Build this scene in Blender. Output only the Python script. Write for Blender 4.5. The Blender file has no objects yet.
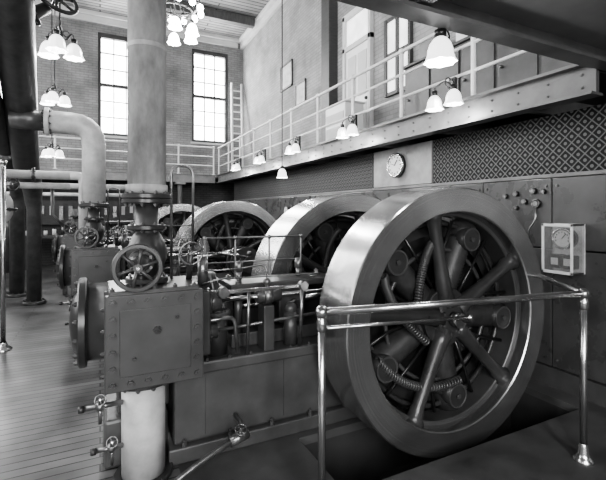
import bpy, bmesh, math, random
from mathutils import Vector, Matrix
random.seed(7)
pi=math.pi
H=1.6
# ------------------------------------------------------------------ materials
def new_mat(name):
    m=bpy.data.materials.new(name); m.use_nodes=True
    nt=m.node_tree; b=nt.nodes['Principled BSDF']
    return m,nt,b
def N(nt,t,**k):
    n=nt.nodes.new(t)
    for a,v in k.items(): setattr(n,a,v)
    return n
def g(v): return (v,v,v,1)
def simple(name,c,rough=.5,metal=0.,nscale=8.,namt=.35,bump=.0,stretch=(1,1,1),spec=.5):
    m,nt,b=new_mat(name)
    tc=N(nt,'ShaderNodeTexCoord'); mp=N(nt,'ShaderNodeMapping'); mp.inputs['Scale'].default_value=stretch
    nz=N(nt,'ShaderNodeTexNoise'); nz.inputs['Scale'].default_value=nscale; nz.inputs['Detail'].default_value=6
    nz.inputs['Roughness'].default_value=.6
    cr=N(nt,'ShaderNodeValToRGB')
    cr.color_ramp.elements[0].position=.3; cr.color_ramp.elements[1].position=.72
    cr.color_ramp.elements[0].color=g(c*(1-namt)); cr.color_ramp.elements[1].color=g(min(1,c*(1+namt)))
    nt.links.new(tc.outputs['Object'],mp.inputs['Vector']); nt.links.new(mp.outputs[0],nz.inputs['Vector'])
    nt.links.new(nz.outputs['Fac'],cr.inputs[0]); nt.links.new(cr.outputs[0],b.inputs['Base Color'])
    b.inputs['Metallic'].default_value=metal
    b.inputs['Specular IOR Level'].default_value=spec
    rr=N(nt,'ShaderNodeMapRange'); rr.inputs[3].default_value=max(.05,rough-.08); rr.inputs[4].default_value=min(1,rough+.08)
    nt.links.new(nz.outputs['Fac'],rr.inputs[0]); nt.links.new(rr.outputs[0],b.inputs['Roughness'])
    if bump:
        bp=N(nt,'ShaderNodeBump'); bp.inputs['Strength'].default_value=bump; bp.inputs['Distance'].default_value=.01
        nt.links.new(nz.outputs['Fac'],bp.inputs['Height']); nt.links.new(bp.outputs[0],b.inputs['Normal'])
    return m
IRON=simple('cast_iron_paint',.040,.32,.2,6,.25,.08)
IRON2=simple('engine_grey_paint',.062,.34,.15,5,.22,.06)
SPOKE=simple('spoke_iron',.055,.30,.3,6,.25,.06)
BED=simple('bedplate_paint',.065,.42,.1,4,.3,.08)
BOLT=simple('bolt_steel',.20,.3,.8,20,.3)
STEEL=simple('polished_steel',.55,.22,1.,12,.15)
ROD=simple('rail_pipe_steel',.50,.22,.95,6,.12)
WPIPE=simple('white_painted_pipe',.42,.45,0,7,.25,.15)
LAG=simple('pipe_lagging_grey',.32,.7,0,7,.5,.4,(1,1,.45))
DPIPE=simple('dark_pipe',.07,.36,.25,8,.35,.1)
STRUCT=simple('structural_steel_paint',.14,.36,.1,4,.3,.06)
RAILW=simple('rail_white_paint',.6,.4,0,9,.15)
SOFFIT=simple('soffit_paint',.30,.6,0,2,.2)
SLATE=simple('slate_panel',.06,.28,0,3,.35,.03)
MARBLE=simple('marble_panel',.26,.3,0,4,.3)
BRASS=simple('bracket_bronze',.06,.35,.8,20,.3)
PLASTER=simple('plaster_light',.5,.8,0,2,.12)
WOODL=simple('pale_wood',.50,.6,0,6,.3,.1,(1,1,8))
WOODD=simple('dark_wood',.05,.5,0,6,.3,.1,(1,1,8))
CBEAM=simple('ceiling_beam_wood',.08,.6,0,5,.3,.1,(4,1,1))
WHITE=simple('white_enamel',.7,.4,0,5,.05)
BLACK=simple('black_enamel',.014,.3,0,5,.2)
COIL=simple('coil_insulation',.04,.45,.1,20,.3,.1)
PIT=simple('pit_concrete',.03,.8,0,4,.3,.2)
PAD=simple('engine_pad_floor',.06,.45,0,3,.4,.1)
PAPER=simple('paper_print',.5,.7,0,7,.35)
def emis(name,c,s,noise=0):
    m,nt,b=new_mat(name)
    b.inputs['Base Color'].default_value=g(c); b.inputs['Emission Color'].default_value=g(1)
    b.inputs['Emission Strength'].default_value=s; b.inputs['Roughness'].default_value=.3
    if noise:
        tc=N(nt,'ShaderNodeTexCoord'); nz=N(nt,'ShaderNodeTexNoise'); nz.inputs['Scale'].default_value=3
        nz.inputs['Detail'].default_value=5
        cr=N(nt,'ShaderNodeValToRGB'); cr.color_ramp.elements[0].position=.35; cr.color_ramp.elements[1].position=.6
        cr.color_ramp.elements[0].color=g(1-noise); cr.color_ramp.elements[1].color=g(1)
        nt.links.new(tc.outputs['Object'],nz.inputs['Vector']); nt.links.new(nz.outputs['Fac'],cr.inputs[0])
        nt.links.new(cr.outputs[0],b.inputs['Emission Color'])
    return m
SHADE=emis('frosted_glass_shade',.8,1.5)
SHADEB=emis('frosted_glass_shade_lit',.8,12)
BULB=emis('bulb_glow',.9,40)
PANE=emis('daylight_window_pane',.7,12,.4)
PANE2=emis('side_window_pane',.6,1.5,.4)
def brushed():
    m,nt,b=new_mat('turned_steel_rim')
    tc=N(nt,'ShaderNodeTexCoord'); sx=N(nt,'ShaderNodeSeparateXYZ')
    nt.links.new(tc.outputs['Object'],sx.inputs[0])
    cb=N(nt,'ShaderNodeCombineXYZ'); nt.links.new(sx.outputs[0],cb.inputs[0]); nt.links.new(sx.outputs[2],cb.inputs[1])
    ln=N(nt,'ShaderNodeVectorMath',operation='LENGTH'); nt.links.new(cb.outputs[0],ln.inputs[0])
    c2=N(nt,'ShaderNodeCombineXYZ'); nt.links.new(ln.outputs['Value'],c2.inputs[0]); nt.links.new(sx.outputs[1],c2.inputs[1])
    nz=N(nt,'ShaderNodeTexNoise'); nz.inputs['Scale'].default_value=90; nz.inputs['Detail'].default_value=3
    nt.links.new(c2.outputs[0],nz.inputs['Vector'])
    nz2=N(nt,'ShaderNodeTexNoise'); nz2.inputs['Scale'].default_value=3; nz2.inputs['Detail'].default_value=4
    nt.links.new(tc.outputs['Object'],nz2.inputs['Vector'])
    mx=N(nt,'ShaderNodeMath',operation='MULTIPLY'); nt.links.new(nz.outputs['Fac'],mx.inputs[0]); nt.links.new(nz2.outputs['Fac'],mx.inputs[1])
    cr=N(nt,'ShaderNodeValToRGB'); cr.color_ramp.elements[0].position=.12; cr.color_ramp.elements[1].position=.42
    cr.color_ramp.elements[0].color=g(.36); cr.color_ramp.elements[1].color=g(.60)
    nt.links.new(mx.outputs[0],cr.inputs[0]); nt.links.new(cr.outputs[0],b.inputs['Base Color'])
    b.inputs['Metallic'].default_value=.92; b.inputs['Roughness'].default_value=.24
    bp=N(nt,'ShaderNodeBump'); bp.inputs['Strength'].default_value=.18; bp.inputs['Distance'].default_value=.003
    nt.links.new(nz.outputs['Fac'],bp.inputs['Height']); nt.links.new(bp.outputs[0],b.inputs['Normal'])
    return m
RIM=brushed()
def brick(name,c1,c2,mo,axes,w=.22,h=.075,rough=.8,mortar=.008,bump=.3,dirt=.55,dsc=1.6):
    m,nt,b=new_mat(name)
    tc=N(nt,'ShaderNodeTexCoord'); sx=N(nt,'ShaderNodeSeparateXYZ'); cb=N(nt,'ShaderNodeCombineXYZ')
    nt.links.new(tc.outputs['Object'],sx.inputs[0])
    nt.links.new(sx.outputs[axes[0]],cb.inputs[0]); nt.links.new(sx.outputs[axes[1]],cb.inputs[1])
    br=N(nt,'ShaderNodeTexBrick'); br.inputs['Scale'].default_value=1
    br.inputs['Brick Width'].default_value=w; br.inputs['Row Height'].default_value=h; br.inputs['Mortar Size'].default_value=mortar
    br.inputs['Color1'].default_value=g(c1); br.inputs['Color2'].default_value=g(c2); br.inputs['Mortar'].default_value=g(mo)
    br.offset=.37 if w>1 else .5
    nt.links.new(cb.outputs[0],br.inputs['Vector'])
    nz=N(nt,'ShaderNodeTexNoise'); nz.inputs['Scale'].default_value=dsc; nz.inputs['Detail'].default_value=8
    nt.links.new(tc.outputs['Object'],nz.inputs['Vector'])
    cr=N(nt,'ShaderNodeValToRGB'); cr.color_ramp.elements[0].position=.3; cr.color_ramp.elements[1].position=.7
    cr.color_ramp.elements[0].color=g(dirt); cr.color_ramp.elements[1].color=g(1)
    nt.links.new(nz.outputs['Fac'],cr.inputs[0])
    mx=N(nt,'ShaderNodeMixRGB',blend_type='MULTIPLY'); mx.inputs[0].default_value=1
    nt.links.new(br.outputs['Color'],mx.inputs[1]); nt.links.new(cr.outputs[0],mx.inputs[2])
    nt.links.new(mx.outputs[0],b.inputs['Base Color'])
    bp=N(nt,'ShaderNodeBump'); bp.inputs['Strength'].default_value=bump; bp.inputs['Distance'].default_value=.01
    bp.invert=True
    nt.links.new(br.outputs['Fac'],bp.inputs['Height']); nt.links.new(bp.outputs[0],b.inputs['Normal'])
    b.inputs['Roughness'].default_value=rough
    return m
BRK_B=brick('painted_brick_back',.32,.26,.20,(0,2))
BRK_R=brick('painted_brick_side',.34,.28,.23,(1,2))
BRK_D=brick('dark_brick_dado',.09,.07,.04,(0,2))
BRK_DR=brick('dark_brick_dado_side',.09,.07,.04,(1,2))
PLANK=brick('floor_planks',.17,.10,.012,(0,1),2.6,.085,.34,.006,.3,.30,2.2)
CEILB=brick('ceiling_boards',.30,.22,.03,(0,1),5,.18,.6,.022,.4)
def frieze():
    m,nt,b=new_mat('pressed_tile_frieze')
    tc=N(nt,'ShaderNodeTexCoord'); sx=N(nt,'ShaderNodeSeparateXYZ'); nt.links.new(tc.outputs['Object'],sx.inputs[0])
    def mth(op,a,bb=None):
        n=N(nt,'ShaderNodeMath',operation=op)
        for i,v in enumerate([a,bb]):
            if v is None: continue
            if isinstance(v,(int,float)): n.inputs[i].default_value=v
            else: nt.links.new(v,n.inputs[i])
        return n.outputs[0]
    y=sx.outputs[1]; z=sx.outputs[2]; k=2*pi/.11
    a=mth('ABSOLUTE',mth('SINE',mth('MULTIPLY',mth('ADD',y,z),k/2)))
    c=mth('ABSOLUTE',mth('SINE',mth('MULTIPLY',mth('SUBTRACT',y,z),k/2)))
    mn=mth('MINIMUM',a,c); pr=mth('MULTIPLY',a,c)
    line=mth('LESS_THAN',mn,.22); dot=mth('GREATER_THAN',pr,.82)
    v=mth('MAXIMUM',line,dot)
    cr=N(nt,'ShaderNodeValToRGB'); cr.color_ramp.elements[0].color=g(.006); cr.color_ramp.elements[1].color=g(.11)
    nt.links.new(v,cr.inputs[0]); nt.links.new(cr.outputs[0],b.inputs['Base Color'])
    bp=N(nt,'ShaderNodeBump'); bp.inputs['Strength'].default_value=.35; bp.inputs['Distance'].default_value=.008
    nt.links.new(mth('SUBTRACT',1.,mn),bp.inputs['Height']); nt.links.new(bp.outputs[0],b.inputs['Normal'])
    b.inputs['Roughness'].default_value=.5; b.inputs['Specular IOR Level'].default_value=.2
    return m
FRZ=frieze()
def glass():
    m,nt,b=new_mat('cabinet_glass'); b.inputs['Base Color'].default_value=g(.25); b.inputs['Roughness'].default_value=.05
    b.inputs['Metallic'].default_value=.0; b.inputs['Alpha'].default_value=.25
    return m
GLASS=glass()
# ------------------------------------------------------------------ mesh builder
def basis(ax):
    a=Vector(ax).normalized()
    t=Vector((0,0,1)) if abs(a.z)<.9 else Vector((1,0,0))
    u=t.cross(a).normalized(); v=a.cross(u)
    return u,v,a
class B:
    def __init__(s): s.v=[];s.f=[];s.m=[];s.s=[];s.mats=[]
    def mi(s,m):
        if m not in s.mats: s.mats.append(m)
        return s.mats.index(m)
    def add(s,vs,fs,m,smooth=False):
        o=len(s.v); s.v+= [tuple(v) for v in vs]; k=s.mi(m)
        for i,f in enumerate(fs):
            s.f.append([o+j for j in f]); s.m.append(k)
            s.s.append(smooth if isinstance(smooth,bool) else smooth[i])
    def box(s,a,b,m,bev=0.,R=None):
        c=(Vector(a)+Vector(b))/2; d=Vector(b)-Vector(a)
        bm=bmesh.new(); bmesh.ops.create_cube(bm,size=1)
        bmesh.ops.scale(bm,vec=d,verts=bm.verts)
        if bev: bmesh.ops.bevel(bm,geom=bm.edges[:],offset=bev,segments=2,affect='EDGES',profile=.5)
        M=Matrix.Translation(c)
        if R is not None: M=M@R
        bm.verts.index_update()
        s.add([M@v.co for v in bm.verts],[[v.index for v in f.verts] for f in bm.faces],m)
        bm.free()
    def lathe(s,prof,o,ax,m,n=28,closed=False,scal=0,sn=8,smooth=True):
        u,v,a=basis(ax); o=Vector(o); vs=[];fs=[]
        k=len(prof)
        for i in range(n):
            t=2*pi*i/n
            for j,(r,h) in enumerate(prof):
                rr=r
                if scal: rr=r*(1+scal*math.cos(sn*t)*j/(k-1))
                vs.append(o+u*(rr*math.cos(t))+v*(rr*math.sin(t))+a*h)
        kk=k if closed else k-1
        for i in range(n):
            i2=(i+1)%n
            for j in range(kk):
                j2=(j+1)%k
                fs.append([i*k+j,i2*k+j,i2*k+j2,i*k+j2])
        s.add(vs,fs,m,smooth)
    def cyl(s,p0,p1,r,m,r1=None,n=20,cap=True):
        p0=Vector(p0);p1=Vector(p1); r1=r if r1 is None else r1
        u,v,a=basis(p1-p0); vs=[];fs=[];sm=[]
        for i in range(n):
            t=2*pi*i/n; d=u*math.cos(t)+v*math.sin(t)
            vs.append(p0+d*r); vs.append(p1+d*r1)
        for i in range(n):
            j=(i+1)%n; fs.append([2*i,2*j,2*j+1,2*i+1]); sm.append(n>8)
        if cap:
            fs.append([2*i for i in range(n)][::-1]); sm.append(False)
            fs.append([2*i+1 for i in range(n)]); sm.append(False)
        s.add(vs,fs,m,sm)
    def ring(s,c,ax,ri,ro,h,m,n=64):
        u,v,a=basis(ax); c=Vector(c)
        vs=[];fs=[];sm=[]
        e=min(.008,h/6,(ro-ri)/6)
        P=[(ri,-h/2+e),(ri+e,-h/2),(ro-e,-h/2),(ro,-h/2+e),(ro,h/2-e),(ro-e,h/2),(ri+e,h/2),(ri,h/2-e)]
        for j in range(8):
            p,q=P[j],P[(j+1)%8]; o=len(vs)
            for i in range(n):
                t=2*pi*i/n; d=u*math.cos(t)+v*math.sin(t)
                vs.append(c+d*p[0]+a*p[1]); vs.append(c+d*q[0]+a*q[1])
            for i in range(n):
                k=(i+1)%n; fs.append([o+2*i,o+2*k,o+2*k+1,o+2*i+1]); sm.append(True)
        s.add(vs,fs,m,sm)
    def torus(s,c,ax,R,r,m,n=32,k=10):
        s.lathe([(R+r*math.cos(2*pi*j/k),r*math.sin(2*pi*j/k)) for j in range(k)],c,ax,m,n,closed=True)
    def sphere(s,c,r,m,n=16,sc=1.):
        k=8
        s.lathe([(max(1e-4,r*math.sin(pi*j/k)),-r*sc*math.cos(pi*j/k)) for j in range(k+1)],c,(0,0,1),m,n)
    def tube(s,pts,r,m,n=10,fil=0.,cap=True):
        pts=[Vector(p) for p in pts]
        if fil:
            out=[pts[0]]
            for i in range(1,len(pts)-1):
                a,b,c=pts[i-1],pts[i],pts[i+1]
                d1=(a-b); d2=(c-b); l=min(fil,d1.length*.49,d2.length*.49)
                q0=b+d1.normalized()*l; q2=b+d2.normalized()*l
                for t in [0,.2,.4,.6,.8,1]:
                    out.append(q0*(1-t)**2+b*2*t*(1-t)+q2*t*t)
            out.append(pts[-1]); pts=out
        vs=[];fs=[]; u=None
        for i,p in enumerate(pts):
            if i==0: d=pts[1]-pts[0]
            elif i==len(pts)-1: d=pts[-1]-pts[-2]
            else: d=(pts[i+1]-pts[i]).normalized()+(pts[i]-pts[i-1]).normalized()
            d.normalize()
            if u is None: u,v,_=basis(d)
            else:
                u=(u-d*u.dot(d)).normalized(); v=d.cross(u)
            rr=r[i] if isinstance(r,list) else r
            for k in range(n):
                t=2*pi*k/n; vs.append(p+u*rr*math.cos(t)+v*rr*math.sin(t))
        for i in range(len(pts)-1):
            for k in range(n):
                l=(k+1)%n; fs.append([i*n+k,i*n+l,(i+1)*n+l,(i+1)*n+k])
        sm=[True]*len(fs)
        if cap:
            fs.append(list(range(n))[::-1]); fs.append([(len(pts)-1)*n+k for k in range(n)]); sm+=[False,False]
        s.add(vs,fs,m,sm)
    def bolt(s,p,ax,r,m,h=None):
        h=h or r; a=Vector(ax).normalized(); p=Vector(p)
        s.cyl(p,p+a*h,r,m,n=6); s.cyl(p+a*h,p+a*h*1.5,r*.5,m,n=6)
    def boltring(s,c,ax,R,k,r,m):
        u,v,a=basis(ax); c=Vector(c)
        for i in range(k):
            t=2*pi*(i+.5)/k; s.bolt(c+u*R*math.cos(t)+v*R*math.sin(t),a,r,m)
    def handwheel(s,c,ax,R,m,k=5,stem=.15):
        u,v,a=basis(ax); c=Vector(c)
        s.torus(c,ax,R,R*.1,m,36,10); s.cyl(c-a*R*.14,c+a*R*.2,R*.2,m,n=16)
        for i in range(k):
            t=2*pi*i/k+.3; e=c+(u*math.cos(t)+v*math.sin(t))*R*.96
            s.tube([c,(c+e)/2,e],[R*.11,R*.07,R*.08],m,8)
        s.cyl(c-a*stem,c+a*R*.3,R*.08,STEEL,n=10)
    def flange(s,p,ax,r,h,m,k=8,bm=None):
        a=Vector(ax).normalized(); p=Vector(p)
        s.ring(p,a,.001,r,h,m,32)
        s.boltring(p+a*h/2,a,r*.82,k,r*.09,bm or BOLT); s.boltring(p-a*h/2,-a,r*.82,k,r*.09,bm or BOLT)
    def coil(s,p0,p1,R,r,turns,m,n=14,k=6,bow=None):
        p0=Vector(p0);p1=Vector(p1);u,v,a=basis(p1-p0);N_=int(turns*n);pts=[]
        for i in range(N_+1):
            t=2*pi*i/n; f=i/N_; q=p0.lerp(p1,f)
            if bow: q=q+Vector(bow)*4*f*(1-f)
            pts.append(q+(u*math.cos(t)+v*math.sin(t))*R)
        s.tube(pts,r,m,k)
    def done(s,name,origin=None,parent=None):
        vs=[Vector(v) for v in s.v]
        if origin is None:
            mn=Vector([min(v[i] for v in vs) for i in range(3)]); mx=Vector([max(v[i] for v in vs) for i in range(3)])
            origin=Vector(((mn.x+mx.x)/2,(mn.y+mx.y)/2,mn.z))
        o=Vector(origin)
        me=bpy.data.meshes.new(name); me.from_pydata([v-o for v in vs],[],s.f)
        for m in s.mats: me.materials.append(m)
        me.polygons.foreach_set('material_index',s.m); me.polygons.foreach_set('use_smooth',s.s)
        me.validate(); me.update()
        ob=bpy.data.objects.new(name,me); bpy.context.collection.objects.link(ob); ob.location=o
        if parent: ob.parent=parent
        return ob
def panel_holes(b,u0,u1,v0,v1,holes,mk,m):
    cur=u0
    for h in sorted(holes):
        if h[0]>cur: b.box(*mk(cur,h[0],v0,v1),m)
        if h[2]>v0: b.box(*mk(h[0],h[1],v0,h[2]),m)
        if h[3]<v1: b.box(*mk(h[0],h[1],h[3],v1),m)
        cur=h[1]
    if cur<u1: b.box(*mk(cur,u1,v0,v1),m)
Z0=(0,0,0)
# ------------------------------------------------------------------ room shell
XL,XR,YF,YB,ZC=-5.5,4.6,-4.0,14.2,7.7
pits=[(1.98,2.60,1.25,3.48),(3.38,4.08,1.25,3.45),(6.48,7.18,.9,3.15),(9.58,10.28,.6,2.8)]
b=B()
b.box((XL,YF,-.06),(.44,YB,0),PLANK)
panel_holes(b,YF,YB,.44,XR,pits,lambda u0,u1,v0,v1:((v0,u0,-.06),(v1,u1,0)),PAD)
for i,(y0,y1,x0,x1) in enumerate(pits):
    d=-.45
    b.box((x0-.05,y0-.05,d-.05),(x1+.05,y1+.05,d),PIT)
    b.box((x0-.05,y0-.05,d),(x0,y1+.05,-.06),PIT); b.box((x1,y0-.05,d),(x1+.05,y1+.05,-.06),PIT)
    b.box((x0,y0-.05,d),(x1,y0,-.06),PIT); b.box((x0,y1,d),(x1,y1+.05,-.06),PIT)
b.done('floor',Z0)
wins=[(-.06,1.2,3.96,7.15),(2.8,4.06,3.96,7.15),(-3.4,-2.14,3.96,7.15)]
b=B()
b.box((XL,YB,-.06),(XR+.2,YB+.3,2.6),BRK_D)
panel_holes(b,XL,XR+.2,2.6,ZC,wins,lambda u0,u1,v0,v1:((u0,YB,v0),(u1,YB+.3,v1)),BRK_B)
b.done('wall_back',Z0)
b=B()
b.box((XR,YF,-.06),(XR+.2,YB,2.6),BRK_DR)
b.box((XR,YF,2.6),(XR+.2,YB,ZC),BRK_R)
b.done('wall_right',Z0)
lw=[(y,y+1.5,2.6,6.4) for y in (-2.6,.6,3.8,7.0,10.2)]  # left windows out of view, added to bring light in
b=B()
panel_holes(b,YF,YB,-.06,ZC,lw,lambda u0,u1,v0,v1:((XL-.3,u0,v0),(XL,u1,v1)),BRK_R)
b.done('wall_left',Z0)
fw=[(-3.6,-2.1,1.2,6.),( -.5,1.,1.2,6.)]  # front windows behind the camera, added for their light
b=B()
panel_holes(b,XL,XR,-.06,ZC,fw,lambda u0,u1,v0,v1:((u0,YF-.3,v0),(u1,YF,v1)),BRK_B)
b.done('wall_front',Z0)
b=B(); b.box((XL-.3,YF-.3,ZC),(XR+.2,YB+.3,ZC+.15),CEILB)
b.done('ceiling',Z0)
for i,y in enumerate([2.,5.,8.,10.2,12.4]):
    b=B(); b.box((XL,y-.10,ZC-.26),(XR-.21,y+.10,ZC-.001),CBEAM,.01); b.done('ceiling_beam')
b=B()
b.box((XR-.10,YF,ZC-.30),(XR-.001,YB,ZC-.12),PLASTER,.01); b.box((XR-.2,YF,ZC-.12),(XR-.001,YB,ZC-.001),PLASTER,.01)
b.done('trim_1')
b=B()
b.box((XL,YB-.10,ZC-.30),(XR-.2,YB,ZC-.12),PLASTER,.01); b.box((XL,YB-.2,ZC-.12),(XR-.2,YB,ZC-.001),PLASTER,.01)
b.done('trim_2')
def window(name,hole,axis,pos,inward,nx=2,nz=3,pane=PANE):
    u0,u1,v0,v1=hole; b=B()
    def bx(a0,a1,c0,c1,d0,d1,m):
        lo,hi=sorted((pos-inward*d0,pos-inward*d1))
        if axis=='y': b.box((a0,lo,c0),(a1,hi,c1),m)
        else: b.box((lo,a0,c0),(hi,a1,c1),m)
    f=.09
    bx(u0,u0+f,v0,v1,.04,.2,WOODD); bx(u1-f,u1,v0,v1,.04,.2,WOODD)
    bx(u0+f,u1-f,v1-f*1.4,v1,.04,.2,WOODD); bx(u0-.05,u1+.05,v0-.07,v0+.0,-.06,.0,PLASTER); bx(u0+f,u1-f,v0,v0+f,.04,.2,WOODD)
    vm=(v0+v1)/2; bx(u0+f,u1-f,vm-.045,vm+.045,.06,.16,WOODD)
    for i in range(1,nx):
        x=u0+f+(u1-u0-2*f)*i/nx; bx(x-.014,x+.014,v0+f,v1-f,.08,.14,WOODD)
    for s0,s1 in ((v0+f,vm),(vm,v1-f)):
        for i in range(1,nz):
            z=s0+(s1-s0)*i/nz; bx(u0+f,u1-f,z-.012,z+.012,.08,.14,WOODD)
    bx(u0+f,u1-f,v0+f,v1-f,.17,.19,pane)
    return b.done(name)
k=1
for h in wins: window('window_%d'%k,h,'y',YB,-1,3,3); k+=1
for h in lw: window('window_%d'%k,h,'x',XL,1,3,3,PANE2); k+=1
for h in fw: window('window_%d'%k,h,'y',YF,1,3,4,PANE2); k+=1
# ------------------------------------------------------------------ galleries
def railing(b,p0,p1,z,top=.9,rails=(.9,.6,.3),step=1.15,r=.024,m=None):
    m=m or RAILW
    p0=Vector((*p0,z));p1=Vector((*p1,z)); L=(p1-p0).length; n=max(1,round(L/step))
    for h in rails: b.cyl(p0+Vector((0,0,h)),p1+Vector((0,0,h)),r if h==top else r*.75,m,n=8)
    for i in range(n+1):
        p=p0.lerp(p1,i/n); b.cyl(p,p+Vector((0,0,top)),r*1.05,m,n=8); b.sphere(p+Vector((0,0,top)),r*1.7,m,10)
        b.cyl(p,p+Vector((0,0,.02)),r*2.3,m,n=10)
ZG=2.72
b=B()
b.box((3.42,1.80,2.66),(XR-.001,YB-.001,ZG),WOODD)
b.box((3.37,1.80,2.505),(3.41,12.9,2.72),STRUCT); b.box((3.30,1.80,2.72),(3.45,12.9,2.745),STRUCT); b.box((3.31,1.80,2.485),(3.46,12.9,2.505),STRUCT)
for i in range(10):
    y=2.4+i*1.12; b.box((3.42,y,2.5),(XR-.01,y+.06,2.66),STRUCT)
for i in range(40):
    b.bolt((3.37,1.9+i*.275,2.66),(-1,0,0),.011,STRUCT); b.bolt((3.37,1.9+i*.275,2.56),(-1,0,0),.011,STRUCT)
b.done('side_gallery')
b=B(); railing(b,(3.42,1.87),(3.42,13.0),2.746,.87,(.87,.58,.29)); b.done('gallery_railing')
b=B()
b.box((XL+.001,13.03,2.66),(3.29,YB-.001,ZG),WOODD)
b.box((XL+.001,12.98,2.49),(3.29,13.02,2.72),STRUCT); b.box((XL+.001,12.93,2.72),(3.29,13.05,2.745),STRUCT)
for x in (-5,-2.6,-.4,2.2): b.cyl((x,13.0,0),(x,13.0,2.5),.07,STRUCT); b.box((x-.15,12.86,2.42),(x+.15,13.14,2.49),STRUCT); b.box((x-.14,12.86,0),(x+.14,13.14,.05),STRUCT)
b.done('end_gallery')
b=B(); railing(b,(XL+.05,13.0),(3.25,13.0),2.746,.87,(.87,.58,.29)); b.done('gallery_railing')
b=B()
b.box((XL+.001,-1.2,2.80),(XR-.001,1.74,2.86),SOFFIT)
b.box((XL+.001,1.74,2.68),(XR-.001,1.78,2.98),STRUCT); b.box((XL+.001,1.66,2.665),(3.28,1.79,2.69),STRUCT); b.box((XL+.001,1.70,2.97),(XR-.001,1.79,2.99),STRUCT)
b.box((3.28,1.66,2.665),(XR-.001,1.78,2.69),STRUCT)
b.box((XL+.001,1.1,2.70),(XR-.001,1.16,2.80),STRUCT)
for x in (-4.5,-2.5,-.5,1.5,4.2): b.box((x,-1.2,2.70),(x+.08,1.7,2.80),STRUCT)
b.done('overhead_gallery')
# ------------------------------------------------------------------ switchboard
XW=3.7
b=B(); ys=[.2,1.1,1.62,2.35,3.1,3.85,5.09,6.0,6.9,7.8,8.7,9.6,10.5,11.4,12.3]
for a,c in zip(ys[:-1],ys[1:]):
    b.box((XW,a+.004,.18),(XW+.05,c-.004,1.25),SLATE,.006); b.box((XW,a+.004,1.262),(XW+.05,c-.004,1.90),SLATE,.006)
    for y in (a+.05,c-.05):
        for z in (.25,1.18,1.33,1.83): b.bolt((XW,y,z),(-1,0,0),.012,BOLT)
b.box((XW,.2,1.905),(XW+.06,12.3,1.94),STRUCT,.004)
b.box((XW-.02,.2,0),(XW+.08,12.3,.17),BED)
b.box((XW+.01,.2,1.94),(XW+.05,3.85,2.48),FRZ); b.box((XW+.01,5.09,1.94),(XW+.05,12.3,2.48),FRZ)
b.box((XW,3.87,1.945),(XW+.05,5.07,2.48),MARBLE,.006)
for y in (.2,1.62,3.86,5.08,6.9,8.7,10.5,12.3): b.box((XW+.05,y-.03,0),(XW+.12,y+.03,2.48),STRUCT)
def meter(b,y,z,r,face=WHITE):
    b.cyl((XW,y,z),(XW-.06,y,z),r,BLACK,n=28); b.torus((XW-.06,y,z),(1,0,0),r*.95,r*.1,BOLT,28,8)
    b.cyl((XW-.06,y,z),(XW-.064,y,z),r*.84,face,n=28)
    b.box((XW-.068,y-.004,z-.01),(XW-.065,y+.004,z+r*.6),BLACK)
for y,z,r in [(2.95,1.52,.09),(2.95,1.12,.08),(3.3,1.52,.08),(3.5,.9,.08),(2.6,.75,.07),(3.45,1.3,.07),(6.3,1.6,.1),(7.2,1.6,.1),(8.2,1.6,.1)]: meter(b,y,z,r,WHITE)
for (y,z,r) in ((2.52,1.79,.030),(2.42,1.78,.022),(2.61,1.69,.026),(2.49,1.67,.042),(2.70,1.77,.026),(2.70,1.63,.022),(2.82,1.75,.024)):
    b.cyl((XW-.03,y,z),(XW,y,z),r,BLACK,n=20); b.torus((XW-.03,y,z),(1,0,0),r*.85,r*.1,BOLT,20,6)
    b.cyl((XW-.03,y,z),(XW-.034,y,z),r*.6,BOLT,n=14)
b.tube([(XW-.01,2.49,1.63),(XW-.03,2.49,1.5),(XW-.03,2.56,1.42),(XW-.01,2.56,1.28)],.008,BOLT,6,.05)
for y in (1.3,1.45,2.5,2.65,2.8,4.1,4.3,4.5,4.7,5.4,5.6,6.2,6.4):
    for z in (.55,.95):
        b.box((XW-.02,y-.03,z-.12),(XW,y+.03,z+.12),BLACK); b.tube([(XW-.02,y,z-.09),(XW-.08,y,z),(XW-.10,y,z+.1)],.008,STEEL,6)
b.done('switchboard')
b=B(); c=(XW-.002,4.51,2.23)
b.cyl(c,(XW-.05,4.51,2.23),.165,BRASS,n=40); b.torus((XW-.05,4.51,2.23),(1,0,0),.155,.018,STEEL,40)
b.cyl((XW-.05,4.51,2.23),(XW-.055,4.51,2.23),.14,WHITE,n=40)
for i in range(12):
    t=pi/6*i; y=4.51+.115*math.sin(t); z=2.23+.115*math.cos(t)
    b.box((XW-.058,y-.006,z-.012),(XW-.055,y+.006,z+.012),BLACK,R=Matrix.Rotation(-t,4,'X'))
b.tube([(XW-.06,4.51,2.23),(XW-.06,4.46,2.30)],.006,BLACK,6); b.tube([(XW-.06,4.51,2.23),(XW-.06,4.60,2.26)],.004,BLACK,6)
b.done('wall_clock')
b=B()
y0,y1,z0,z1=2.06,2.33,1.06,1.49; xo=XW-.17
b.box((XW-.02,y0,z0),(XW-.001,y1,z1),PAPER)
for a,c_ in (((xo,y0,z0),(XW-.02,y0+.015,z1)),((xo,y1-.015,z0),(XW-.02,y1,z1)),((xo,y0,z0),(XW-.02,y1,z0+.015)),((xo,y0,z1-.015),(XW-.02,y1,z1))): b.box(a,c_,GLASS)
for y in (y0,y1-.015):
    for z in (z0,z1-.015): b.box((xo,y,z),(XW-.02,y+.015,z+.015),BOLT)
for a,c_ in (((xo-.01,y0,z0),(xo,y0+.022,z1)),((xo-.01,y1-.022,z0),(xo,y1,z1)),((xo-.01,y0,z0),(xo,y1,z0+.025)),((xo-.01,y0,z1-.025),(xo,y1,z1))): b.box(a,c_,RAILW,.003)
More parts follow.
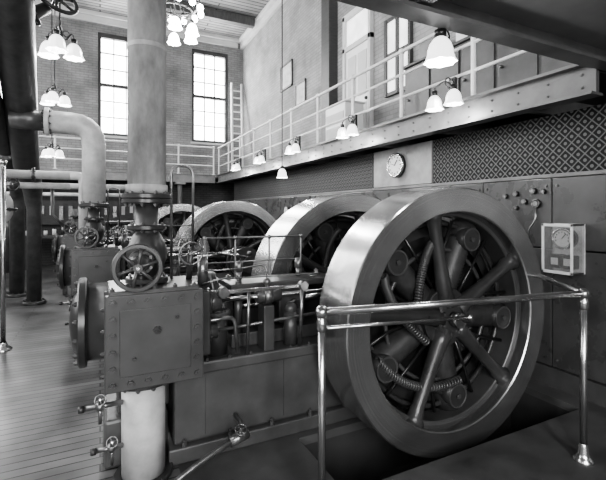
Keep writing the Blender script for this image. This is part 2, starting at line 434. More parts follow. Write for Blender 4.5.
b.box((xo+.002,y0+.025,z0+.03),(xo+.005,y1-.025,z1-.03),GLASS)
ym=(y0+y1)/2; zz=1.36
b.cyl((XW-.02,ym,zz),(XW-.10,ym,zz),.09,BLACK,n=28); b.torus((XW-.10,ym,zz),(1,0,0),.085,.01,STEEL,28,6); b.cyl((XW-.10,ym,zz),(XW-.103,ym,zz),.073,WHITE,n=28)
for i in range(9):
    t=-1.9+i*.475; b.box((XW-.106,ym+.056*math.sin(t)-.003,zz+.056*math.cos(t)-.007),(XW-.103,ym+.056*math.sin(t)+.003,zz+.056*math.cos(t)+.007),BLACK)
b.tube([(XW-.106,ym,zz),(XW-.106,ym-.035,zz+.045)],.004,BLACK,6)
b.box((XW-.12,ym-.10,1.10),(XW-.02,ym-.01,1.22),BLACK,.01); b.box((XW-.12,ym+.01,1.10),(XW-.02,ym+.10,1.22),BLACK,.01)
b.box((XW-.125,ym-.085,1.13),(XW-.12,ym-.025,1.19),WHITE); b.box((XW-.125,ym+.025,1.13),(XW-.12,ym+.085,1.19),WHITE)
b.done('meter_cabinet')
# ------------------------------------------------------------------ flywheels
def flywheel(cx,y0,y1,cz=.807,R=.964,Ri=.785,name='flywheel',ph=0.3):
    b=B(); ym=(y0+y1)/2; w=y1-y0; c=Vector((cx,ym,cz))
    b.ring(c,(0,1,0),Ri,R,w,RIM,128)
    b.ring(c,(0,1,0),Ri-.03,Ri+.01,w*.45,IRON2,96)
    b.cyl((cx,y0+.06,cz),(cx,y1+.02,cz),.14,SPOKE,n=36); b.cyl((cx,y0-.01,cz),(cx,y0+.07,cz),.055,STEEL,n=28)
    b.boltring((cx,y0+.06,cz),(0,-1,0),.11,8,.014,BOLT)
    b.ring(c+Vector((0,-.02,0)),(0,1,0),.10,.22,.10,IRON,48)
    n=5
    for i in range(n):
        t=2*pi*i/n+ph
        def P(rad): return c+Vector((math.cos(t),0,math.sin(t)))*rad+Vector((0,-.07,0))
        b.tube([P(.09),P(.20),P(.45),P(Ri-.12),P(Ri-.04),P(Ri)],[.08,.062,.048,.046,.058,.085],SPOKE,16)
        t2=t+pi/n; d2=Vector((math.cos(t2),0,math.sin(t2))); e2=Vector((-math.sin(t2),0,math.cos(t2)))
        cc=c+Vector((0,.07,0))
        prof=[(.02,.20)]
        for j in range(33): prof.append((.095+.010*(j%2),.20+.42*j/32))
        prof.append((.02,.63)); b.lathe(prof,cc,d2,COIL,22)
        b.cyl(cc+d2*.62,cc+d2*(Ri-.02),.10,IRON,n=20)
        q=c+d2*.63+Vector((0,-.04,0))
        b.cyl(q+Vector((0,.14,0)),q+Vector((0,-.02,0)),.09,IRON,n=28); b.ring(q+Vector((0,-.02,0)),(0,1,0),.078,.092,.010,IRON2,28); b.cyl(q+Vector((0,-.02,0)),q+Vector((0,-.035,0)),.018,IRON2,n=12)
        for s_ in (-1,1): b.tube([c+d2*.22+e2*.10*s_,c+d2*.45+e2*.17*s_+Vector((0,.02,0)),c+d2*.70+e2*.20*s_],.014,BLACK,8)
    # pipes and leads passing behind the spokes
    b.torus(c+Vector((0,.03,0)),(0,1,0),.50,.016,IRON2,64,8); b.torus(c+Vector((0,.05,0)),(0,1,0),.70,.02,IRON,72,8)
    for (a0,r0,a1,r1,bw) in ((2.6,.66,3.9,.25,.10),(3.5,.66,5.0,.52,.12),(1.7,.6,2.7,.3,.08)):
        q0=c+Vector((math.cos(a0),0,math.sin(a0)))*r0+Vector((0,-.04,0)); q1=c+Vector((math.cos(a1),0,math.sin(a1)))*r1+Vector((0,-.05,0))
        mid=((q0+q1)/2-c); bowv=mid.normalized()*bw if mid.length>.05 else Vector((0,0,bw))
        b.coil(q0,q1,.026,.011,34,IRON2,8,5,bow=bowv)
    b.lathe([(.60,.0),(.70,.02),(.74,.06),(.74,.10),(.60,.12)],c+Vector((0,.08,0)),(0,1,0),IRON,80)
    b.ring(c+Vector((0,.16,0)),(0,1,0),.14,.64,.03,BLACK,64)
    return b.done(name,c)
flywheel(2.33,2.15,2.53,ph=pi/6-.02)
flywheel(2.33,3.48,3.98,ph=.1)
flywheel(2.02,6.58,7.08,ph=.5)
flywheel(1.70,9.68,10.18,ph=.2)
# ------------------------------------------------------------------ engine
def engine(dx,dy):
    b=B()
    def V(x,y,z): return Vector((x+dx,y+dy,z))
    b.box(V(.385,2.66,0),V(2.95,3.34,.10),BED,.01)
    b.box(V(.42,2.70,.10),V(2.85,3.30,.56),BED,.02)
    b.box(V(.40,2.67,.54),V(2.88,3.33,.62),BED,.015)
    b.box(V(.62,2.692,.14),V(.66,2.70,.54),BED); b.box(V(1.18,2.692,.14),V(1.22,2.70,.54),BED)
    for i in range(16): b.bolt(V(.48+i*.15,2.69,.62),(0,0,1),.012,IRON2)
    for i in range(8): b.bolt(V(.48+i*.3,2.675,.10),(0,0,1),.018,IRON2,.03)
    b.cyl(V(-.10,3.02,.88),V(.72,3.02,.88),.245,IRON2,n=48)
    for x in (.1,.3,.5): b.ring(V(x,3.02,.88),(1,0,0),.24,.250,.025,BOLT,48)
    for x in (-.10,.72):
        b.ring(V(x,3.02,.88),(1,0,0),.001,.285,.05,IRON,48)
    b.boltring(V(-.125,3.02,.88),(-1,0,0),.25,14,.016,BOLT); b.lathe([(.2,0),(.17,.03),(.06,.05),(.001,.055)],V(-.125,3.02,.88),(-1,0,0),IRON)
    b.boltring(V(.745,3.02,.88),(1,0,0),.25,14,.016,BOLT)
    b.box(V(.1,2.86,.3),V(.42,3.2,.7),BED,.02); b.box(V(.02,2.8,0),V(.40,3.25,.3),BED,.02)
    zt=1.135; zb=.605; xa=.02; xb=.555
    b.box(V(xa+.025,2.50,zb+.03),V(xb-.025,2.85,zt-.03),IRON,.02)
    b.box(V(xa,2.455,zb),V(xb,2.505,zt),IRON2,.008)
    b.box(V(xa,2.62,zb),V(xb,2.66,zt),IRON2,.008)
    b.box(V(xa+.075,2.449,zb+.08),V(xb-.075,2.458,zt-.08),IRON2,.004)
    nb=6
    for i in range(nb):
        t=i/(nb-1)
        for z in (zb+.04,zt-.04): b.bolt(V(xa+.04+(xb-xa-.08)*t,2.455,z),(0,-1,0),.019,IRON2)
        if 0<i<nb-1:
            for x in (xa+.04,xb-.04): b.bolt(V(x,2.455,zb+.04+(zt-zb-.08)*t),(0,-1,0),.019,IRON2)
    b.bolt(V(.29,2.45,.93),(0,-1,0),.022,IRON,.03); b.bolt(V(.40,2.45,.99),(0,-1,0),.012,IRON); b.bolt(V(.17,2.45,.78),(0,-1,0),.012,IRON)
    for i in range(4):
        b.bolt(V(xa,2.48,.70+i*.12),(-1,0,0),.013,IRON2)
        b.bolt(V(xb,2.56,.70+i*.12),(1,0,0),.013,IRON2)
    b.box(V(xa+.02,2.48,zt-.02),V(xb-.02,2.9,zt+.02),IRON2,.008)
    for i in range(5): b.bolt(V(.06+i*.112,2.50,zt+.02),(0,0,1),.014,BOLT)
    b.box(V(.54,2.55,.70),V(.62,2.95,1.10),IRON,.01)
    b.cyl(V(.62,2.72,1.0),V(.72,2.72,1.0),.07,IRON2); b.flange(V(.64,2.72,1.0),(1,0,0),.09,.025,IRON)
    b.cyl(V(.62,2.72,.80),V(.70,2.72,.80),.05,IRON2); b.flange(V(.64,2.72,.80),(1,0,0),.07,.02,IRON)
    b.cyl(V(.7,2.72,1.0),V(1.9,2.72,1.0),.016,STEEL); b.cyl(V(.7,2.72,.80),V(1.6,2.72,.84),.012,BOLT)
    b.box(V(1.02,2.67,.62),V(1.10,2.80,.94),IRON2,.01); b.cyl(V(.98,2.72,1.0),V(1.16,2.72,1.0),.045,IRON2); b.cyl(V(1.03,2.72,1.0),V(1.09,2.72,1.0),.06,BOLT)
    b.sphere(V(1.06,2.72,1.1),.028,BOLT); b.cyl(V(1.06,2.72,1.04),V(1.06,2.72,1.1),.01,BOLT)
    b.cyl(V(.745,3.02,.88),V(.86,3.02,.88),.20,IRON,r1=.15,n=36)
    b.box(V(.84,2.84,.62),V(1.72,3.20,.72),IRON2,.01); b.box(V(.84,2.86,1.02),V(1.72,3.18,1.07),IRON2,.01)
    b.box(V(.86,3.10,.70),V(1.70,3.16,1.03),IRON,.01)
    for x in (.9,1.68):
        for y in (2.88,3.14): b.cyl(V(x,y,.7),V(x,y,1.04),.03,IRON2)
        for y in (2.88,3.14): b.bolt(V(x,y,1.07),(0,0,1),.022,BOLT)
    b.cyl(V(.86,3.02,.88),V(1.28,3.02,.88),.028,STEEL); b.box(V(1.24,2.92,.73),V(1.46,3.12,1.01),IRON2,.01)
    b.cyl(V(1.36,2.86,.88),V(1.36,3.18,.88),.035,STEEL)
    b.tube([V(1.36,3.02,.88),V(1.9,3.02,.95),V(2.22,3.02,.98)],[.05,.035,.05],STEEL,12)
    for y in (2.92,3.12): b.cyl(V(2.33,y-.03,.807),V(2.33,y+.03,.807),.24,IRON2,n=40)
    b.cyl(V(2.23,2.9,.97),V(2.23,3.14,.97),.05,STEEL); b.cyl(V(2.22,2.98,.975),V(2.22,3.06,.975),.09,STEEL,n=24)
    b.cyl(V(2.33,2.55 if dy==0 else 2.9,.807),V(2.33,3.47,.807),.055,STEEL)
    for y in (2.76,3.26):
        b.box(V(2.17,y-.07,.62),V(2.49,y+.07,.80),IRON,.015); b.cyl(V(2.33,y-.07,.807),V(2.33,y+.07,.807),.12,IRON,n=30)
        for x in (2.2,2.46): b.bolt(V(x,y,.80),(0,0,1),.02,BOLT,.08)
        b.cyl(V(2.33,y,.92),V(2.33,y,1.0),.03,BOLT)
    b.cyl(V(2.33,2.66,.807),V(2.33,2.69,.807),.13,IRON2,n=28); b.tube([V(2.33,2.72,.9),V(1.9,2.72,1.0)],.025,STEEL,10)
    px,py=.26,2.70
    b.cyl(V(px,py,1.155),V(px,py,1.64),.068,DPIPE,n=24)
    b.lathe([(.07,-.13),(.09,-.10),(.115,-.04),(.12,0),(.115,.04),(.09,.10),(.07,.13)],V(px,py,1.34),(0,0,1),IRON)
    b.flange(V(px,py,1.18),(0,0,1),.125,.035,IRON); b.flange(V(px,py,1.50),(0,0,1),.115,.03,IRON)
    b.cyl(V(px-.03,2.62,1.30),V(px-.055,2.50,1.295),.055,IRON,r1=.045)
    b.ring(V(px-.045,2.58,1.297),(0,1,0),.001,.075,.025,IRON,28); b.boltring(V(px-.045,2.565,1.297),(0,-1,0),.06,6,.01,BOLT)
    b.handwheel(V(px-.075,2.43,1.285),(0,-1,0),.122,IRON2,6,.12); b.ring(V(px-.075,2.43,1.285),(0,1,0),.108,.132,.03,IRON2,40)
    b.cyl(V(.62,2.78,1.10),V(.62,2.78,1.30),.035,BOLT); b.lathe([(.001,.12),(.03,.11),(.045,.06),(.045,0),(.02,-.02)],V(.62,2.78,1.3),(0,0,1),GLASS)
    b.tube([V(.42,2.8,1.15),V(.42,2.8,1.90),V(.56,2.8,1.90),V(.56,2.8,1.34)],.009,BOLT,8,.12)
    b.handwheel(V(.52,2.66,1.33),(0,-1,0),.07,BOLT,4,.1); b.cyl(V(.52,2.66,1.33),V(.52,2.74,1.15),.02,IRON)
    for x in (.75,1.0,1.3,1.6): b.cyl(V(x,3.28,.62),V(x,3.28,1.38),.009,BOLT,n=8); b.sphere(V(x,3.28,1.38),.018,BOLT,10)
    b.cyl(V(.75,3.28,1.38),V(1.6,3.28,1.38),.009,BOLT,n=8); b.cyl(V(.75,3.28,1.18),V(1.6,3.28,1.18),.007,BOLT,n=8)
    for x in (.95,1.45): b.cyl(V(x,3.02,1.07),V(x,3.02,1.14),.02,BOLT); b.lathe([(.001,.08),(.025,.075),(.032,.04),(.03,0),(.01,-.01)],V(x,3.02,1.14),(0,0,1),BOLT)
    b.tube([V(.57,2.6,.9),V(.8,2.64,.9),V(.82,2.64,.66)],.014,BOLT,8,.06)
    b.tube([V(.62,2.74,1.2),V(.85,2.74,1.2),V(1.06,2.74,1.22),V(1.06,2.72,1.12)],.006,BOLT,6,.05)
    b.tube([V(.60,2.7,1.12),V(.70,2.68,1.15),V(1.5,2.72,1.13),V(1.5,2.9,1.08)],.006,BOLT,6,.05)
    b.cyl(V(.72,2.80,.62),V(.72,2.80,.90),.075,IRON,n=24); b.flange(V(.72,2.80,.90),(0,0,1),.095,.03,IRON2)
    b.cyl(V(1.26,2.76,.62),V(1.26,2.76,.86),.05,IRON2,n=20); b.sphere(V(1.26,2.76,.88),.05,IRON2)
    b.box(V(.72,2.62,1.055),V(1.30,2.635,1.08),STEEL,.003); b.cyl(V(.72,2.6,1.068),V(.72,2.66,1.068),.035,BOLT); b.cyl(V(1.30,2.6,1.068),V(1.30,2.66,1.068),.03,BOLT)
    b.tube([V(1.30,2.64,1.068),V(1.30,2.68,.62)],.014,BOLT,8); b.tube([V(.9,2.64,1.068),V(.9,2.68,.62)],.012,BOLT,8)
    b.cyl(V(.237,2.66,0),V(.237,2.66,.585),.125,WPIPE,n=36); b.flange(V(.237,2.66,.59),(0,0,1),.165,.035,IRON,10)
    b.ring(V(.237,2.66,.015),(0,0,1),.125,.17,.03,IRON,36)
    for z,x0 in ((.49,-.08),(.24,-.02)):
        b.cyl(V(.12,2.60,z),V(x0,2.60,z),.014,BOLT,n=10); b.sphere(V(x0+.08,2.60,z),.028,BOLT,12)
        b.cyl(V(x0+.08,2.60,z),V(x0+.08,2.55,z+.06),.01,BOLT,n=8); b.cyl(V(x0,2.60,z),V(x0-.03,2.60,z),.02,IRON,n=12)
        b.handwheel(V(x0+.08,2.54,z+.06),(0,-1,.4),.028,BOLT,4,.04)
        b.tube([V(x0+.08,2.6,z),V(x0+.08,2.6,z-.10)],.010,BOLT,8)
    return b.done('steam_engine')
engine(0,0)
engine(-.33,3.1)
engine(-.66,6.2)
# steam supply pipes
b=B()
b.cyl((.26,2.70,1.72),(.26,2.70,ZC-.001),.112,LAG,n=40)
b.lathe([(.112,0),(.122,.0),(.122,-.04),(.085,-.06),(.07,-.06)],(.26,2.7,1.76),(0,0,1),LAG)
b.flange((.26,2.70,1.69),(0,0,1),.145,.03,IRON,10); b.flange((.26,2.70,1.66),(0,0,1),.145,.028,IRON,10)
for z in (2.6,3.4): b.ring((.26,2.7,z),(0,0,1),.108,.115,.03,LAG,36)
b.done('steam_supply_pipe')
b=B()
px,py=-.07,5.80
b.tube([(px,py,1.66),(px,py,2.68),(px-.52,py,2.68)],.135,WPIPE,28,.3)
b.flange((px,py,1.675),(0,0,1),.17,.05,IRON,10); b.flange((px-.5,py,2.68),(1,0,0),.17,.05,WPIPE,10)
b.tube([(px-.52,py,2.68),(px-.86,py+.05,2.70)],.12,DPIPE,24)
b.done('steam_branch_pipe')
b=B()
b.tube([(-.42,1.9,4.42),(-.72,4.6,3.33),(-1.0,7.4,2.3),(-1.02,8.2,2.0),(-1.02,8.4,1.6),(-1.02,8.4,.0)],[.17]*3+[.15,.11,.11],DPIPE,28)
b.flange((-1.02,8.4,.03),(0,0,1),.18,.05,DPIPE,10)
b.cyl((-.70,4.6,3.36),(-.45,4.62,3.56),.07,IRON,r1=.05); b.flange((-.58,4.61,3.46),(.78,.06,.62),.11,.03,IRON,8)
b.handwheel((-.38,4.60,3.66),(.35,-.62,.45),.19,IRON,6,.22)
b.flange((-.62,3.7,3.69),(-.09,.93,-.37),.22,.05,DPIPE,10)
b.done('steam_header_pipe')
b=B()
b.tube([(-.95,3.6,3.62),(-1.10,5.5,2.9),(-1.35,9.0,2.07),(-1.40,9.3,1.8),(-1.40,9.3,0)],.12,DPIPE,24)
b.flange((-1.22,7.2,2.49),(-.07,.96,-.24),.17,.05,DPIPE,8); b.flange((-1.40,9.3,.03),(0,0,1),.18,.05,DPIPE,10)
b.done('exhaust_header_pipe')
b=B()
b.cyl((-.35,6.15,2.06),(-2.6,6.15,2.06),.055,WPIPE); b.cyl((-.35,6.15,1.92),(-2.4,6.15,1.92),.04,WPIPE)
b.tube([(-.35,6.15,2.06),(-.2,6.15,2.06),(-.2,6.15,1.2)],.055,WPIPE,16,.1); b.tube([(-1.3,5.95,1.78),(-1.0,5.95,1.78),(-1.0,5.95,1.5),(-1.9,5.95,1.5)],.07,WPIPE,16,.12)
b.tube([(-2.6,6.15,2.06),(-2.6,6.15,0)],.055,WPIPE,16); b.tube([(-2.4,6.15,1.92),(-2.4,6.15,0)],.04,WPIPE,16); b.tube([(-1.9,5.95,1.5),(-1.9,5.95,0)],.07,WPIPE,16); b.cyl((-1.3,5.95,1.78),(-1.3,5.95,0),.07,DPIPE)
b.flange((-.75,6.15,2.06),(1,0,0),.09,.03,IRON,6); b.flange((-1.0,5.95,1.62),(0,0,1),.11,.03,IRON,6)
b.handwheel((-.95,6.0,1.92),(0,-1,0),.07,IRON,4,.14); b.sphere((-.95,6.15,1.92),.065,IRON)
b.tube([(-.55,6.15,1.92),(-.55,6.15,1.55),(-.42,6.15,1.4)],.02,DPIPE,8)
b.done('feed_water_pipework')
b=B()
b.tube([(.9,12.4,2.25),(-1.5,12.4,2.25),(-4,12.4,2.25)],.08,WPIPE,16); b.cyl((-4,12.1,2.02),(1.6,12.1,2.02),.05,WPIPE)
b.cyl((.9,12.4,2.25),(.9,12.4,0),.08,DPIPE); b.cyl((1.6,12.1,2.02),(1.6,12.1,0),.05,DPIPE); b.cyl((-4,12.1,2.02),(-4,12.1,0),.05,DPIPE); b.cyl((-4,12.4,2.25),(-4,12.4,0),.08,DPIPE)
b.done('overhead_pipe_run')
b=B()
b.cyl((-1.0,5.76,0),(-1.0,5.76,2.15),.026,ROD,n=12)
b.lathe([(.09,0),(.09,.02),(.045,.05),(.035,.09)],(-1.0,5.76,0),(0,0,1),ROD); b.sphere((-1.0,5.76,2.16),.04,ROD)
b.done('pipe_support_post')
b=B()
b.tube([(.10,2.28,.03),(.22,2.30,.05),(.50,2.36,.16),(.76,2.42,.22)],.017,BOLT,10,.08)
b.cyl((.70,2.41,.205),(.82,2.43,.225),.03,BOLT); b.cyl((.76,2.42,.21),(.76,2.38,.28),.012,BOLT); b.handwheel((.76,2.375,.285),(0,-.5,.86),.035,BOLT,4,.03)
b.tube([(.82,2.43,.225),(.82,2.55,.225),(.82,2.69,.225)],.014,BOLT,8); b.cyl((.1,2.28,0),(.1,2.28,.035),.03,BOLT)
b.done('drain_pipe')
# ------------------------------------------------------------------ guard rail
b=B(); P1=(1.04,1.88); P2=(2.78,1.56); zr=1.07
for p in (P1,P2):
    b.cyl((*p,0),(*p,zr),.021,ROD,n=16); b.lathe([(.06,0),(.06,.012),(.045,.025),(.034,.05),(.03,.09),(.022,.11)],(*p,0),(0,0,1),ROD)
    b.sphere((*p,zr),.036,ROD,18); b.lathe([(.022,-.1),(.03,-.085),(.03,-.05),(.022,-.03)],(*p,zr),(0,0,1),ROD)
b.cyl((*P1,zr),(*P2,zr),.021,ROD,n=16)
b.cyl((*P2,zr),(3.56,2.62,zr),.019,ROD,n=16); b.cyl((3.56,2.62,0),(3.56,2.62,zr),.019,ROD); b.sphere((3.56,2.62,zr),.034,ROD)
b.cyl((*P1,.985),(2.26,2.0,.875),.011,ROD,n=10); b.tube([(2.26,2.0,.875),(2.30,2.02,.84),(2.33,2.12,.815)],.014,ROD,8); b.sphere((2.26,2.0,.875),.022,ROD,12)
b.done('guard_rail')
# ------------------------------------------------------------------ lamps
def shade(b,p,sc=1.,m=None,tilt=(0,0,-1)):
    m=m or SHADE
    prof=[(.028,0),(.045,.012),(.066,.04),(.078,.08),(.080,.11),(.088,.14),(.102,.165)]
    p=Vector(p)
    b.lathe([(r*sc,h*sc) for r,h in prof],p,tilt,m,32,scal=.07,sn=8)
    a=Vector(tilt).normalized()
    b.cyl(p-a*.05*sc,p+a*.012*sc,.032*sc,BRASS,n=16); b.sphere(p+a*.09*sc,.04*sc,BULB if m is SHADEB else SHADEB,12)
def plight(p,e,r=.06):
    l=bpy.data.lights.new('lamp_light','POINT'); l.energy=e; l.shadow_soft_size=r
    o=bpy.data.objects.new('lamp_light',l); o.location=p; bpy.context.collection.objects.link(o); return o
def electrolier(x,y,z,ztop,arms=3,R=.17,sc=1.,m=None,e=14,name='hanging_electrolier',ph=.4,ringR=0):
    b=B(); b.cyl((x,y,z+.10),(x,y,ztop),.011,BRASS,n=10)
    b.lathe([(.001,-.06),(.03,-.03),(.045,.02),(.03,.06),(.018,.12),(.012,.2)],(x,y,z+.1),(0,0,1),BRASS); b.lathe([(.06,0),(.05,-.03),(.012,-.06)],(x,y,ztop),(0,0,1),BRASS)
    for i in range(arms):
        t=2*pi*i/arms+ph; d=Vector((math.cos(t),math.sin(t),0)); c=Vector((x,y,z+.12))
        b.tube([c,c+d*R*.4+Vector((0,0,-.05)),c+d*R*.8+Vector((0,0,.06)),c+d*R+Vector((0,0,.03)),c+d*R+Vector((0,0,-.03))],.010,BRASS,8,.05)
        b.torus(c+d*R*.45+Vector((0,0,.04)),(-d.y,d.x,0),.035,.006,BRASS,16,6)
        shade(b,c+d*R+Vector((0,0,-.06)),sc,m)
    if ringR:
        b.torus((x,y,z+.42),(0,0,1),ringR,.022,BRASS,40,8); b.torus((x,y,z+.30),(0,0,1),ringR*.75,.014,BRASS,32,8)
        for i in range(12):
            t=2*pi*i/12; d=Vector((math.cos(t),math.sin(t),0)); p=Vector((x,y,z+.42))+d*ringR
            b.tube([p,p+d*.05+Vector((0,0,.03)),p+d*.06+Vector((0,0,-.03))],.009,BRASS,6); b.sphere(p+d*.06+Vector((0,0,-.08)),.05,BULB,12,1.3)
            b.torus(p+Vector((0,0,.07)),(-d.y,d.x,0),.05,.008,BRASS,14,6)
            if i%2==0: b.tube([p,Vector((x,y,z+.6))+d*ringR*.4,Vector((x,y,z+1.1))],.009,BRASS,6)
    b.done(name); plight((x,y,z-.2),e)
for i,y in enumerate((3.12,4.95,6.8,8.55,10.3)):
    b=B(); z=2.86
    b.box((3.262,y-.04,2.70),(3.298,y+.04,2.98),BRASS); b.torus((3.22,y,z+.06),(0,1,0),.05,.006,BRASS,18,6)
    for s in (-.13,.13):
        b.tube([(3.27,y,z+.02),(3.22,y+s*.3,z+.10),(3.16,y+s*.8,z+.05),(3.15,y+s,z+.02),(3.15,y+s,z-.03)],.008,BRASS,8,.05)
        shade(b,(3.15,y+s,z-.05),.9)
    b.done('gallery_bracket_lamp'); plight((3.1,y,2.60),15)
b=B(); b.cyl((1.8,1.81,2.664),(1.8,1.81,2.63),.035,BRASS); b.cyl((1.8,1.81,2.664),(1.8,1.81,2.60),.012,BRASS)
b.tube([(1.8,1.81,2.66),(1.87,1.83,2.70),(1.9,1.83,2.65),(1.84,1.83,2.62)],.006,BRASS,6,.02)
shade(b,(1.8,1.81,2.625),.9); b.done('pendant_lamp'); plight((1.8,1.81,2.40),8)
b=B(); b.cyl((2.39,5.52,ZC-.001),(2.39,5.52,2.24),.009,BLACK,n=8); shade(b,(2.39,5.52,2.22),.8); b.done('pendant_lamp'); plight((2.39,5.52,2.0),8)
electrolier(-.44,5.79,3.62,ZC-.001,3,.16,1.1,None,18)
electrolier(-.73,8.6,3.65,ZC-.001,3,.16,1.1,None,18)
electrolier(-1.02,11.3,3.0,ZC-.001,3,.16,1.1,None,18)
electrolier(1.13,7.18,4.68,ZC-.001,6,.32,1.1,SHADEB,110,'chandelier',.4,.38)
# ------------------------------------------------------------------ upper wall furniture
b=B()
for s in (0,.36): b.cyl((3.90+s,13.1,ZG+.002),(4.15+s,14.05,6.1),.042,WHITE,n=10)
for i in range(12):
    t=.06+i*.078; p=Vector((3.90,13.1,ZG)).lerp(Vector((4.15,14.05,6.1)),t); b.cyl(p,p+Vector((.36,0,0)),.026,WHITE,n=8)
b.done('wooden_ladder')
def frame(y0,y1,z0,z1,fm=WOODD,pm=PAPER,name='framed_picture'):
    b=B(); x=XR
    b.box((x-.02,y0+.04,z0+.04),(x-.001,y1-.04,z1-.04),pm)
    for a,c in (((x-.04,y0,z0),(x-.001,y0+.05,z1)),((x-.04,y1-.05,z0),(x-.001,y1,z1)),((x-.04,y0,z0),(x-.001,y1,z0+.05)),((x-.04,y0,z1-.05),(x-.001,y1,z1))): b.box(a,c,fm,.004)
    b.done(name)
frame(9.9,10.7,4.95,5.65); frame(9.1,9.7,4.3,4.9)
b=B(); x=XR
b.box((x-.05,6.36,ZG+.002),(x-.002,7.19,4.9),WHITE)
for y in (6.30,7.19): b.box((x-.09,y-.0,ZG+.002),(x-.002,y+.08,5.6),PLASTER,.005)
b.box((x-.09,6.30,5.5),(x-.002,7.27,5.62),PLASTER,.005); b.box((x-.09,6.30,4.85),(x-.002,7.27,4.95),PLASTER,.005); b.box((x-.03,6.38,4.95),(x-.002,7.19,5.5),PANE2)
for z0,z1 in ((2.95,3.7),(3.85,4.7)):
    for y0,y1 in ((6.46,6.74),(6.82,7.10)): b.box((x-.065,y0,z0),(x-.05,y1,z1),PLASTER,.006)
b.sphere((x-.08,6.44,3.75),.035,BRASS); b.done('door_1')
def wallwin(name,y0,y1,z0,z1):
    b=B()
    b.box((x-.03,y0+.05,z0+.05),(x-.002,y1,z1-.04),PANE2)
    for y in (y0,(y0+y1)/2,y1): b.box((x-.07,y,z0),(x-.002,y+.06,z1),WOODD)
    for z in (z0,(z0+z1)/2,z1-.06): b.box((x-.06,y0,z),(x-.002,y1+.06,z+.06),WOODD)
    b.done(name)
wallwin('window_%d'%k,5.22,5.85,3.62,4.98); k+=1
b=B(); b.box((x-.22,7.6,ZG+.001),(x-.001,7.95,ZC-.32),WOODD,.01); b.box((x-.26,7.55,ZG+.001),(x-.001,8.0,ZG+.25),WOODD,.01); b.box((x-.26,7.55,ZC-.52),(x-.001,8.0,ZC-.32),WOODD,.01); b.done('roof_pier')
b=B()
b.box((3.9,6.2,ZG+.001),(4.3,6.9,3.55),WHITE,.01); b.box((3.88,6.18,3.55),(4.32,6.92,3.58),WOODL)
for z in (2.95,3.2): b.box((3.89,6.24,z),(3.90,6.86,z+.2),PLASTER,.003)
b.done('storage_cabinet')
b=B()
b.box((4.15,2.2,ZG+.001),(4.58,4.9,3.75),WOODD,.01); b.box((4.12,2.17,3.75),(4.58,4.93,3.79),WOODD,.005)
for i in range(5):
    y=2.25+i*.53; b.box((4.13,y,2.8),(4.15,y+.48,3.68),BED,.004); b.sphere((4.11,y+.42,3.25),.02,BOLT,10)
for y,h in ((2.5,.25),(3.1,.4),(3.7,.2),(4.4,.32)): b.box((4.25,y,3.79),(4.5,y+.3,3.79+h),random.choice([BED,WHITE,STRUCT]),.01)
b.done('locker_bank')
b=B()
b.box((-1.9,13.3,.85),(1.6,13.95,.92),WOODD,.005)
for xx in (-1.85,-.2,1.5): b.box((xx,13.32,0),(xx+.08,13.4,.85),WOODD); b.box((xx,13.85,0),(xx+.08,13.93,.85),WOODD)
for i in range(16):
    xx=-1.8+i*.21; hh=.12+.2*random.random(); b.cyl((xx,13.6,.92),(xx,13.6,.92+hh),.04+.02*random.random(),random.choice([WHITE,BOLT,BLACK,PLASTER]),n=14); b.cyl((xx,13.6,.92+hh),(xx,13.6,.98+hh),.02,BLACK,n=10)
b.box((-1.9,14.05,1.2),(1.6,14.19,1.9),WOODD)
for i in range(14): b.box((-1.8+i*.24,14.0,1.3+.3*random.random()),(-1.7+i*.24,14.05,1.75),random.choice([WHITE,BOLT,PLASTER]))
b.done('workbench')
def pump(x,y):
    b=B()
    b.box((x-.7,y-.35,0),(x+.7,y+.35,.3),BED,.02); b.cyl((x-.6,y,.65),(x+.05,y,.65),.28,IRON,n=36); b.cyl((x+.25,y,.6),(x+.65,y,.6),.2,IRON2,n=30)
    b.box((x-.5,y-.2,.28),(x-.1,y+.2,.5),IRON,.02); b.box((x+.3,y-.15,.28),(x+.6,y+.15,.5),IRON,.02)
    b.flange((x+.05,y,.65),(1,0,0),.31,.05,IRON2,12); b.flange((x-.6,y,.65),(1,0,0),.31,.05,IRON2,12); b.cyl((x+.05,y,.62),(x+.3,y,.62),.03,STEEL)
    b.lathe([(.18,0),(.2,.1),(.2,.45),(.15,.58),(.06,.65),(.001,.66)],(x+.45,y,.75),(0,0,1),IRON2); b.cyl((x-.3,y,.9),(x-.3,y,1.5),.07,DPIPE); b.handwheel((x-.3,y-.25,1.3),(0,-1,0),.14,IRON,5,.25)
    b.done('feed_pump')
pump(-2.35,8.2); pump(-2.6,10.6)
b=B(); x,y=-1.75,10.0
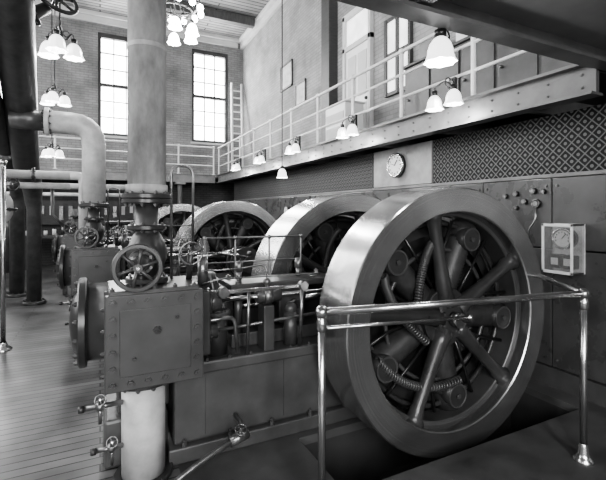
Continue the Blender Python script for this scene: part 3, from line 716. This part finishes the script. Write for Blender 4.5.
for t in (0,2.1,4.2): b.cyl((x+.2*math.cos(t),y+.2*math.sin(t),0),(x+.2*math.cos(t),y+.2*math.sin(t),.5),.03,IRON)
b.lathe([(.001,.35),(.15,.37),(.25,.45),(.28,.55),(.28,1.25),(.25,1.36),(.15,1.44),(.001,1.47)],(x,y,0),(0,0,1),IRON2,32)
for z in (.6,.95,1.22): b.ring((x,y,z),(0,0,1),.275,.288,.03,IRON,32)
b.cyl((x,y,1.45),(x,y,1.75),.05,DPIPE); b.cyl((x,y-.27,1.1),(x,y-.34,1.1),.08,WHITE,n=20); b.torus((x,y-.34,1.1),(0,1,0),.08,.01,BRASS,20,6)
b.done('steam_separator_tank')
# ------------------------------------------------------------------ lights
def area(name,loc,rot,sx,sy,e):
    l=bpy.data.lights.new(name,'AREA'); l.shape='RECTANGLE'; l.size=sx; l.size_y=sy; l.energy=e
    o=bpy.data.objects.new(name,l); o.location=loc; o.rotation_euler=rot; bpy.context.collection.objects.link(o)
for h in wins: area('daylight_back',((h[0]+h[1])/2,YB-.02,(h[2]+h[3])/2),(-pi/2,0,0),1.1,3.0,170)
for h in lw: area('fill_left',(XL+.02,(h[0]+h[1])/2,4.5),(0,-pi/2,0),3.6,1.4,210)  # added area lights at the unseen left windows, standing in for daylight
for h in fw: area('fill_front',((h[0]+h[1])/2,YF+.02,3.2),(pi/2,0,0),1.4,3.6,380)  # added fill from behind the camera, brightens the flywheel faces
w=bpy.data.worlds.new('world'); bpy.context.scene.world=w; w.use_nodes=True
w.node_tree.nodes['Background'].inputs[0].default_value=g(.8); w.node_tree.nodes['Background'].inputs[1].default_value=.4
try:
    bpy.context.scene.view_settings.look='AgX - Medium High Contrast'
    bpy.context.scene.view_settings.exposure=.15
except Exception as e: print(e)
# ------------------------------------------------------------------ camera
cd=bpy.data.cameras.new('camera'); cd.sensor_width=36; cd.lens=36*410/606; cd.shift_y=-29/606; cd.clip_start=.05
co=bpy.data.objects.new('camera',cd); co.location=(0,0,H); co.rotation_euler=(pi/2,0,-math.atan2(.4435,.8963))
bpy.context.collection.objects.link(co); bpy.context.scene.camera=co
